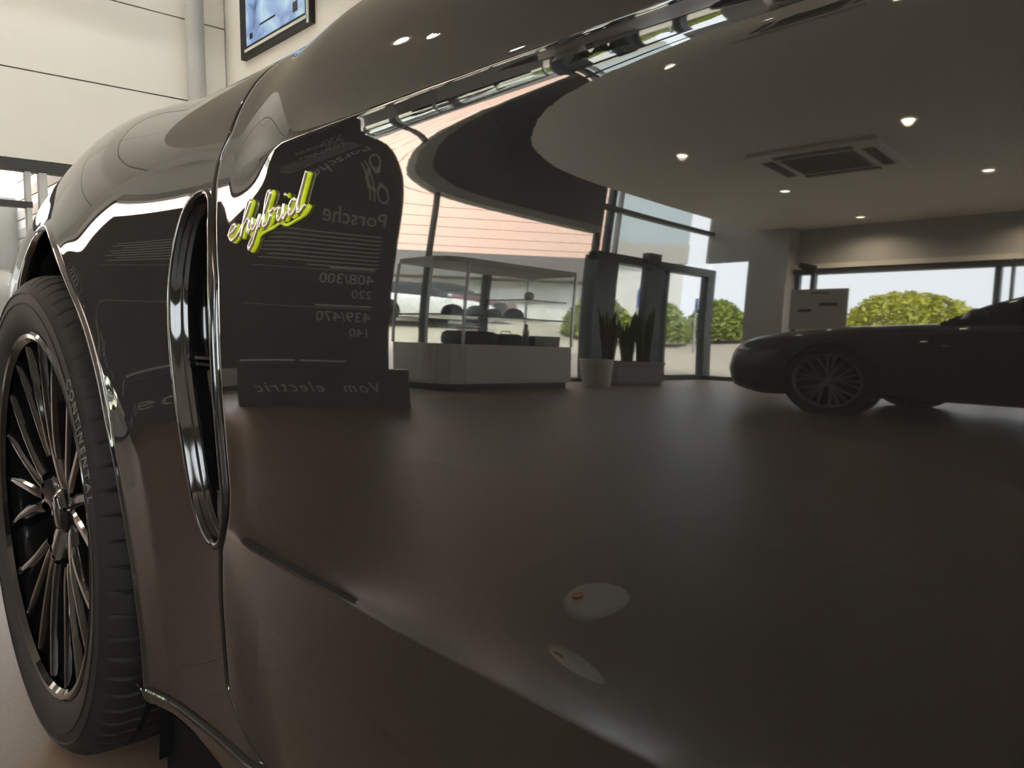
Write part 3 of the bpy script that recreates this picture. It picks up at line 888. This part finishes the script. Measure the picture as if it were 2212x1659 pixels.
def screen_mat():
    m = bpy.data.materials.new('advert_picture'); m.use_nodes = True; nt = m.node_tree
    b = nt.nodes['Principled BSDF']
    tc = nt.nodes.new('ShaderNodeTexCoord'); mp = nt.nodes.new('ShaderNodeMapping'); mp.inputs['Scale'].default_value = (1.6, 1.0, 2.4); mp.inputs['Rotation'].default_value = (0, 0.5, 0)
    nz = nt.nodes.new('ShaderNodeTexNoise'); nz.inputs['Scale'].default_value = 1.3; nz.inputs['Detail'].default_value = 3; nz.inputs['Distortion'].default_value = 0.8
    rp = nt.nodes.new('ShaderNodeValToRGB')
    el = rp.color_ramp.elements
    el[0].position = .25; el[0].color = (*lin((58, 70, 112)), 1)
    el[1].position = .75; el[1].color = (*lin((214, 224, 232)), 1)
    e2 = el.new(.42); e2.color = (*lin((120, 146, 190)), 1)
    e3 = el.new(.58); e3.color = (*lin((160, 190, 206)), 1)
    nt.links.new(tc.outputs['Object'], mp.inputs['Vector']); nt.links.new(mp.outputs[0], nz.inputs['Vector'])
    nt.links.new(nz.outputs['Fac'], rp.inputs['Fac'])
    nt.links.new(rp.outputs[0], b.inputs['Base Color']); nt.links.new(rp.outputs[0], b.inputs['Emission Color'])
    b.inputs['Emission Strength'].default_value = 0.55; b.inputs['Roughness'].default_value = 0.25
    return m
scr = empty('wall_screen', (-6.40, YR, 3.04), 0, 'tall blue picture screen in a dark frame mounted high on the white wall', 'screen')
MB().box(-.66, .62, -.05, -.0, 0.0, 2.0).build('housing', M_RUB, scr)
MB().box(-.52, .55, -.058, -.05, 0.09, 1.93).build('picture', screen_mat(), scr)
MB().box(-.56, .60, -.062, -.05, 0.04, 0.065).build('frame_edge', M_LAMPRING, scr)
MB().box(.585, .61, -.062, -.05, 0.0, 2.0).build('frame_edge', M_LAMPRING, scr)
MB().box(-.25, .05, -.060, -.058, 0.20, 0.215).build('printed_line', M_RUB, scr)
MB().box(.36, .44, -.060, -.058, 0.14, 0.22).build('printed_mark', M_DARK, scr)
MB().box(-.45, -.39, -.060, -.058, 0.13, 0.18).build('printed_mark', M_DARK, scr)

# floor outlet cover beside the car
fo = empty('floor_outlet', (-1.0, -0.815, 0), 0, 'round pale floor outlet cover with a small brass catch on the tiles', 'floor outlet')
MB().lathe([(0.0005, .004), (.060, .004), (.066, .0035), (.070, 0.0)], 40).build('cover', mat('outlet_cover', lin((206, 206, 202)), 0.5), fo, smooth=True, sharp=40)
MB().cyl((-.035, .02, .004), (-.035, .02, .008), .012, n=16).build('catch', mat('brass', lin((190, 130, 60)), 0.3, metal=1.0), fo)

# ------------------------------------------------------------------ glass display case with shelves
M_CASEW = mat('case_white_board', lin((196, 194, 186)), 0.55, noise=(3, 0.03))
M_STEEL = mat('brushed_steel', (0.5, 0.5, 0.5), 0.3, metal=1.0)
case = empty('display_case', (-5.95, -4.75, 0), 0, 'white based glass display case standing before the window', 'display case')
DCP = (-5.95, -4.75, 0)
def dpart(o): return off(o, DCP)
outl = [(-5.50, -5.55), (-5.50, -4.0), (-5.53, -3.86), (-5.60, -3.76), (-5.72, -3.70), (-6.28, -3.66), (-6.28, -5.55)]
def inset(poly, k):
    c = np.mean(poly, 0); return [tuple(np.array(p) + (c - np.array(p)) / np.linalg.norm(c - np.array(p)) * k) for p in poly]
plin = dpart(MB().prism(inset(outl, 0.07), 0.0, 0.09).build('plinth', M_DARK, case))
cbase = dpart(MB().prism(outl, 0.09, 0.60).build('base', M_CASEW, case))
for (a, b) in ((0, 1), (3, 4), (4, 5)):
    p, q = np.array(outl[a]), np.array(outl[b]); d = (q - p); L = np.linalg.norm(d); d /= L; nn = np.array([d[1], -d[0]])
    if ((np.array([-5.95, -4.75]) - p) @ nn) > 0: nn = -nn
    s0, s1 = p + d * 0.03 , q - d * 0.03
    V = [(*(s0 + nn * .001), .12), (*(s1 + nn * .001), .12), (*(s1 + nn * .001), .56), (*(s0 + nn * .001), .56), (*(s0 + nn * .008), .12), (*(s1 + nn * .008), .12), (*(s1 + nn * .008), .56), (*(s0 + nn * .008), .56)]
    mesh('panel', V, [(0, 3, 2, 1), (4, 5, 6, 7), (0, 1, 5, 4), (2, 3, 7, 6), (0, 4, 7, 3), (1, 2, 6, 5)], M_CASEW, case).location = tuple(-np.array(DCP))
for i in range(len(outl)):
    p, q = outl[i], outl[(i + 1) % len(outl)]
    m_ = MB().add([(p[0], p[1], .61), (q[0], q[1], .61), (q[0], q[1], 1.62), (p[0], p[1], 1.62)], [(0, 1, 2, 3)])
    dpart(m_.build('pane', M_CASEGL, case))
for p in (outl[0], outl[1], outl[4], outl[5], outl[6]):
    dpart(MB().box(p[0] - .012, p[0] + .012, p[1] - .012, p[1] + .012, .60, 1.62).build('post', M_STEEL, case))
dpart(MB().prism(outl, 1.62, 1.68).build('top', M_CASEW, case))
M_SHELF = mat('smoked_shelf', lin((84, 88, 86)), 0.2)
dpart(MB().prism(inset(outl, 0.05), 0.955, 0.972).build('shelf', M_SHELF, case))
dpart(MB().box(-6.22, -5.56, -5.50, -4.85, 1.225, 1.24).build('shelf', M_SHELF, case))

def cap(name, x, y, z, col, label, rz=0.0, s=1.0):
    g = empty(name, (x, y, z), rz, label, 'cap', 'merchandise caps in the display case')
    g.scale = (s, s, s)
    m_ = mat('cap_cloth_' + col[0], col[1], 0.8, noise=(50, 0.1))
    MB().lathe([(.092, 0.0), (.095, .03), (.088, .065), (.065, .095), (.03, .11), (.0005, .113)], 24).build('crown', m_, g, smooth=True)
    br = []
    for k in range(9):
        a = math.radians(-60 + 15 * k)
        br.append([((.088 + r) * math.cos(a) + (r * 0.35), (.088 + r * .4) * math.sin(a), .020 - r * r * 3.0 - 0.02 * abs(math.sin(a)) * r * 10 * .3) for r in (0, .025, .05, .07)])
    MB().grid(br).build('brim', m_, g, smooth=True)
    MB().cyl((0, 0, .112), (0, 0, .119), .008, n=10).build('button', m_, g)
CDK = ('dark', lin((34, 38, 38))); CGR = ('grey', lin((120, 116, 110)))
cap('cap', -5.84, -4.10, 0.973, CDK, 'black cap on the glass shelf near the rounded case end', 0.3, 1.25)
cap('cap', -5.72, -4.55, 0.973, CGR, 'grey cap in the middle of the glass shelf', 0.2)
cap('cap', -5.72, -4.85, 0.973, CDK, 'dark cap beside the grey cap on the glass shelf', 0.3, 1.2)
M_BAGD = mat('dark_leather', lin((32, 36, 36)), 0.5, noise=(20, 0.15))
def bag(name, x, y, z, w, d, h, label, cat, m_):
    g = empty(name, (x, y, z), 0, label, cat)
    rows = []
    for k, (s_, zz) in enumerate(((.94, 0), (1, .08), (1, .6), (.95, .85), (.8, 1.0))):
        rows.append([(d / 2 * s_ * math.copysign(abs(math.cos(a)) ** .4, math.cos(a)), w / 2 * s_ * math.copysign(abs(math.sin(a)) ** .4, math.sin(a)), zz * h) for a in np.linspace(0, 2 * math.pi, 25)])
    mb_ = MB().grid(rows); n_ = len(mb_.V)
    mb_.F.append(tuple(range(n_ - 25, n_ - 1)))
    mb_.build('body', m_, g, smooth=True, sharp=50)
    MB().tube([(0, -w * .25, h * .97), (0, -w * .2, h * 1.25), (0, w * .2, h * 1.25), (0, w * .25, h * .97)], .006, 6).build('handle', m_, g, smooth=True)
bag('travel_bag', -5.75, -4.28, 0.601, 0.62, 0.30, 0.17, 'long dark travel bag on the floor of the display case', 'bag', M_BAGD)
bag('travel_bag', -5.75, -4.78, 0.601, 0.30, 0.28, 0.15, 'short dark teal bag beside the long bag in the case', 'bag', mat('teal_leather', lin((30, 52, 52)), 0.5, noise=(20, .1)))
bx = empty('gift_box', (-5.75, -5.27, 0.601), 0, 'flat dark presentation box at the right end of the case', 'box')
MB().box(-.15, .15, -.19, .19, 0, .10).build('body', M_BAGD, bx); MB().box(-.155, .155, -.195, .195, .10, .14).build('lid', M_BAGD, bx)
bt = empty('drink_bottle', (-5.70, -5.03, 0.601), 0, 'slim grey drink bottle between bag and presentation box', 'bottle')
MB().lathe([(.0005, 0), (.035, 0), (.036, .01), (.036, .20), (.022, .24), (.018, .27)], 20).build('body', mat('bottle_grey', lin((110, 112, 110)), 0.3, metal=.6), bt, smooth=True, sharp=40)
MB().cyl((0, 0, .27), (0, 0, .30), .02, n=16).build('stopper', M_RUB, bt)
mc_m = mat('yellow_toy_paint', lin((222, 206, 70)), 0.3)
tb = empty('toy_ball', (-5.72, -5.06, 1.241), 0, 'yellow and white ball on the upper glass shelf', 'ball')
MB().lathe([(max(.0005, .06 * math.cos(a)), .06 + .06 * math.sin(a)) for a in np.linspace(-math.pi / 2, 0, 8)], 24).build('lower_half', M_CASEW, tb, smooth=True)
MB().lathe([(max(.0005, .06 * math.cos(a)), .06 + .06 * math.sin(a)) for a in np.linspace(0, math.pi / 2, 8)], 24).build('upper_half', mc_m, tb, smooth=True)

# ------------------------------------------------------------------ planter with snake plants, white pot
M_PLANT = mat('planter_grey', lin((104, 104, 98)), 0.6, noise=(4, 0.05))
M_SOIL = mat('soil', lin((48, 38, 28)), 0.9, noise=(30, 0.3))
M_LEAF = mat('snake_leaf', lin((58, 70, 36)), 0.45, noise=(14, 0.35))
pt = empty('planter_trough', (-5.85, -6.95, 0), 0, 'long grey plant trough beside the entrance door', 'planter')
MB().box(-.24, .24, -.42, .42, .0, .05).build('foot', M_DARK, pt)
MB().box(-.25, .25, -.45, .45, .05, .34).build('body', M_PLANT, pt)
MB().box(-.27, .27, -.47, .47, .34, .39).build('rim', M_PLANT, pt)
MB().box(-.23, .23, -.43, .43, .39, .393).build('soil', M_SOIL, pt)
def snake_plant(x, y, z, n, h, label):
    g = empty('snake_plant', (x, y, z), 0, label, 'plant', 'snake plants in the grey trough')
    for k in range(n):
        a = random.uniform(0, 6.28); ln = h * random.uniform(.62, 1.0); tl = random.uniform(.02, .16); w = random.uniform(.036, .052)
        bx_, by_ = .05 * math.cos(a), .05 * math.sin(a); rows = []
        tw = random.uniform(0, 3.1)
        for i in range(9):
            u = i / 8
            wd = w * (0.75 + .6 * u - 1.32 * u ** 3) + .002
            cx_ = bx_ + tl * ln * u * u * math.cos(a); cy_ = by_ + tl * ln * u * u * math.sin(a); zz = ln * u
            dx, dy = math.cos(tw + u * .5), math.sin(tw + u * .5)
            rows.append([(cx_ - dx * wd, cy_ - dy * wd, zz), (cx_ + dy * .006, cy_ - dx * .006, zz), (cx_ + dx * wd, cy_ + dy * wd, zz)])
        MB().grid(rows).build('leaf', M_LEAF, g, smooth=True)
snake_plant(-5.85, -6.60, .393, 20, .92, 'snake plant at the display case end of the trough')
snake_plant(-5.85, -6.96, .393, 18, .85, 'snake plant in the middle of the trough')
snake_plant(-5.85, -7.30, .393, 20, .95, 'snake plant at the door end of the trough')
pot = empty('flower_pot', (-5.62, -6.12, 0), 0, 'round white pot between display case and trough', 'pot')
MB().lathe([(.0005, 0), (.15, 0), (.165, .02), (.20, .40), (.205, .43), (.19, .43), (.185, .39), (.0005, .38)], 36).build('body', M_CASEW, pot, smooth=True, sharp=40)
MB().lathe([(.0005, .395), (.186, .395)], 36).build('soil', M_SOIL, pot)

# ------------------------------------------------------------------ notice board behind the second car
nbd = empty('notice_board', (-4.10, -8.5, 0), 0, 'white notice board on a dark post behind the second car', 'sign')
MB().lathe([(.0005, 0), (.22, 0), (.22, .015), (.03, .03)], 30).build('foot', M_RUB, nbd, smooth=True, sharp=40)
MB().cyl((-.12, 0, .02), (-.12, 0, 2.05), .028, n=14).build('post', M_RUB, nbd, smooth=True, sharp=40)
MB().box(-.36, .36, .03, .05, 1.02, 1.68).build('board', M_CASEW, nbd)
MB().box(-.25, -.08, .05, .052, 1.30, 1.35).build('printed_block', M_DARK, nbd)
MB().box(.02, .24, .05, .052, 1.40, 1.45).build('printed_block', M_DARK, nbd)
MB().box(-.10, .12, .05, .052, 1.60, 1.625).build('printed_block', M_DARK, nbd)
hd = MB().cyl((-.12, 0.0, 2.02), (-.30, .0, 2.10), .07, .045, n=14); hd.build('head', M_RUB, nbd, smooth=True, sharp=40)

# ------------------------------------------------------------------ whole cars (second show car, cars parked outside)
def car_body(root, paint_m, detail=1):
    nx = 90 if detail else 36
    X = np.linspace(-.96, 4.02, nx)
    top = lambda x: np.interp(x, [-.96, -.93, -.85, -.7, -.4, 0, .4, .8, 1.0, 1.6, 2.2, 2.8, 3.3, 3.7, 3.95, 4.02], [.56, .67, .76, .82, .88, .925, .945, .965, .97, .985, .99, .99, 1.0, 1.01, .98, .80])
    bot = lambda x: np.interp(x, [-.96, -.9, -.6, -.45, .5, 2.4, 3.5, 3.9, 4.02], [.33, .22, .15, .17, .20, .20, .20, .28, .40])
    hw = lambda x: np.interp(x, [-.96, -.9, -.75, -.5, -.2, .3, 1.2, 2.2, 3.0, 3.5, 3.85, 4.02], [.80, .87, .91, .94, .955, .955, .945, .955, .97, .95, .86, .70])
    rows = []
    for x in X:
        t_, b_, h_ = float(top(x)), float(bot(x)), float(hw(x))
        sec = [(0, b_), (.7 * h_, b_), (.93 * h_, b_ + .02), (.985 * h_, b_ + .10), (1.0 * h_, b_ + .45 * (t_ - b_)), (.995 * h_, b_ + .62 * (t_ - b_)), (.975 * h_, b_ + .78 * (t_ - b_)), (.93 * h_, b_ + .90 * (t_ - b_)), (.85 * h_, b_ + .97 * (t_ - b_)), (.72 * h_, t_), (.4 * h_, t_ + .008), (0, t_ + .012)]
        rows.append([(x, -y, z) for y, z in sec] + [(x, y, z) for y, z in sec[::-1][1:]])
    mb_ = MB().grid(rows); n_ = len(rows[0])
    mb_.F.append(tuple(range(n_))); mb_.F.append(tuple(range(len(mb_.V) - 1, len(mb_.V) - n_ - 1, -1)))
    mb_.build('body', paint_m, root, smooth=True, sharp=60)
    # glasshouse and roof
    gr_ = []; rr_ = []
    for x in np.linspace(.72, 3.72, 46 if detail else 20):
        zr = float(np.interp(x, [.72, 1.0, 1.5, 1.9, 2.4, 2.9, 3.3, 3.72], [.965, 1.14, 1.35, 1.40, 1.395, 1.32, 1.20, 1.015]))
        h_ = float(hw(x)) * .86; zt = float(top(x)) - .03
        k = (zr - zt); wt = h_ - .55 * k * .62
        side = [(h_, zt), (h_ - .25 * (h_ - wt), zt + .3 * k), (h_ - .62 * (h_ - wt), zt + .7 * k), (wt, zt + .96 * k), (wt * .85, zt + 1.0 * k), (wt * .4, zt + 1.02 * k + .01), (0, zt + 1.02 * k + .015)]
        gr_.append([(x, -y, z) for y, z in side] + [(x, y, z) for y, z in side[::-1][1:]])
        if 1.35 <= x <= 3.0:
            rr_.append([(x, -y, z + .006) for y, z in side[3:]] + [(x, y, z + .006) for y, z in side[3:][::-1][1:]])
    MB().grid(gr_).build('glasshouse', M_CARGL, root, smooth=True)
    MB().grid(rr_).build('roof', paint_m, root, smooth=True)
    M_HL = mat('headlamp_lens', (.5, .5, .5), 0.05, spec=.8)
    for sg in (-1, 1):
        for wx in (0.0, 2.95):
            hh = float(hw(wx))
            MB().cyl((wx, sg * (hh - .12), .36), (wx, sg * (hh + .002), .36), .385, n=48).build('wheel_arch', M_MATBLK, root)
        MB().lathe([(.0005, .0), (.05, .012), (.09, .02), (.11, .02)], 20).build('headlamp', M_HL, root, smooth=True).location = (-.80, sg * .66, .695)
        MB().tube([(-.1 + 1.0, sg * .93, .985), (1.0, sg * 1.02, 1.02), (1.05, sg * 1.05, 1.03)], [.02, .06, .05], 8).build('door_mirror', paint_m, root, smooth=True)
        MB().tube([(.55, sg * .952, .86), (.9, sg * .955, .86), (1.5, sg * .95, .87), (2.1, sg * .955, .875)], .004, 6).build('crease_line', paint_m, root, smooth=True)
    return root
def wheel_simple(root, wx, y, sg):
    mb_ = MB().lathe([(.24, -.02), (.27, -.03), (.30, -.035), (.34, -.03), (.358, -.01), (.36, .02), (.36, .2)], 48, axis='y')
    t_ = mb_.build('wheel', M_TYRE, root, smooth=True); t_.location = (wx, y, .36)
    if sg > 0: t_.rotation_euler = (0, 0, math.pi)
    d_ = MB().lathe([(.0005, .01), (.24, .0), (.245, -.02)], 32, axis='y'); d_.build('rim', mat('far_rim', (.18, .18, .18), .3, metal=.8), t_, smooth=True)
M_PAINT2 = mat('dark_teal_paint', (0.018, 0.027, 0.029), 0.4, spec=.5, coat=1.0, coat_ior=1.5)
car2 = empty('car', (-2.50, -6.25, 0), 0, 'dark teal sedan parked by the window, reflected in the door', 'car')
car_body(car2, M_PAINT2)
w0 = make_wheel(car2, (0, .997, .36), flip=True, M_RIM=mat('satin_grey_rim', (.26, .26, .25), .35, metal=.5))
for (wx, yy, fl) in ((2.95, .997, True), (0, -.997, False), (2.95, -.997, False)):
    w_ = copy_tree(w0, car2); w_.location = (wx, yy, .36); w_.rotation_euler = (0, 0, math.pi if fl else 0)
for (x, y, col, rz, lab) in ((-18.6, -14.9, (84, 20, 24), math.pi / 2, 'red car parked outside behind the display case'),
                              (-16.4, -12.1, (214, 214, 212), math.pi / 2, 'white car parked outside nearest the information panel')):
    c_ = empty('parked_car', (x, y, gz(x, y) + .03), rz, lab, 'car', 'cars parked outside the facade')
    car_body(c_, mat('car_paint_%d' % col[0], lin(col), .35, coat=1.0), 0)
    for sg in (-1, 1):
        for wx in (0, 2.95): wheel_simple(c_, wx, sg * .95, sg)

# ------------------------------------------------------------------ greenery and road signs outside
def foliage(root, m_, r, h, n, seed, leaf=.12):
    rnd = np.random.default_rng(seed); V = []; F = []
    for k in range(n):
        a = rnd.uniform(0, 2 * math.pi); u = rnd.uniform(-.25, 1); rad = math.sqrt(max(0, 1 - max(u, 0) ** 2)) * r * (1 + .16 * math.sin(3 * a + seed) + .1 * math.sin(7 * a))
        rr = rad * rnd.uniform(.72, 1.03) if rnd.random() < .75 else rad * math.sqrt(rnd.random())
        c = np.array([rr * math.cos(a), rr * math.sin(a), h * (.28 + .72 * u) * (1 + .08 * math.sin(5 * a + u * 4))])
        d = rnd.normal(size=3); d /= np.linalg.norm(d); e_ = np.cross(d, rnd.normal(size=3)); e_ /= np.linalg.norm(e_)
        L = leaf * rnd.uniform(.6, 1.3); i = len(V)
        V += [c - d * L, c + e_ * L * .45, c + d * L, c - e_ * L * .45]; F.append((i, i + 1, i + 2, i + 3))
    o = mesh('foliage', V, F, m_, root); o['kind'] = 'stuff'
    MB().cyl((0, 0, 0), (0, 0, h * .6), .06, .03, n=8).build('stem', mat('bark', lin((80, 64, 48)), .9), root)
M_LF1 = mat('yellow_green_leaves', lin((176, 178, 62)), .6, noise=(3, .25))
M_LF2 = mat('hedge_leaves', lin((138, 152, 66)), .6, noise=(3, .3))
tx, ty = -9.8, -27.5
tr = empty('bush', (tx, ty, gz(tx, ty)), 0, 'broad yellow green bush beyond the back window', 'bush')
foliage(tr, M_LF1, 2.1, 1.8, 5200, 3, .13)
for k, (x, y, s_) in enumerate(((-14.6, -16.2, .95), (-13.9, -18.5, .95), (-13.2, -20.8, .95), (-12.5, -23.1, .95))):
    g = empty('hedge_bush', (x, y, gz(x, y)), 0, ['rounded hedge bush nearest the snake plants', 'hedge bush second from the snake plants', 'hedge bush in the middle of the roadside row', 'hedge bush beside the corner post of the door', 'hedge bush at the far end of the roadside row'][k], 'bush', 'roadside hedge bushes')
    foliage(g, M_LF2, s_, 1.7, 3000, 11 + k, .14)
M_BLUE = mat('blue_sign_face', lin((60, 110, 190)), .5)
M_POLE = mat('galvanised_pole', lin((160, 165, 165)), .4, metal=.5)
rs = empty('road_sign', (-12.4, -15.4, gz(-12.4, -15.4)), math.radians(-35), 'wide blue road sign with white lower band above the hedge', 'sign')
MB().cyl((0, 0, 0), (0, 0, 2.2), .035, n=10).build('pole', M_POLE, rs, smooth=True, sharp=40)
MB().box(.03, .06, -.65, .65, 1.55, 2.2).build('face', M_BLUE, rs); MB().box(.03, .062, -.65, .65, 1.35, 1.55).build('lower_band', M_CASEW, rs)
rs2 = empty('road_sign', (-11.6, -17.0, gz(-11.6, -17.0)), math.radians(-35), 'round blue road sign on a slim pole seen through the door', 'sign')
MB().cyl((0, 0, 0), (0, 0, 2.0), .03, n=10).build('pole', M_POLE, rs2, smooth=True, sharp=40)
MB().cyl((.03, 0, 1.75), (.06, 0, 1.75), .26, n=28).build('face', M_BLUE, rs2)
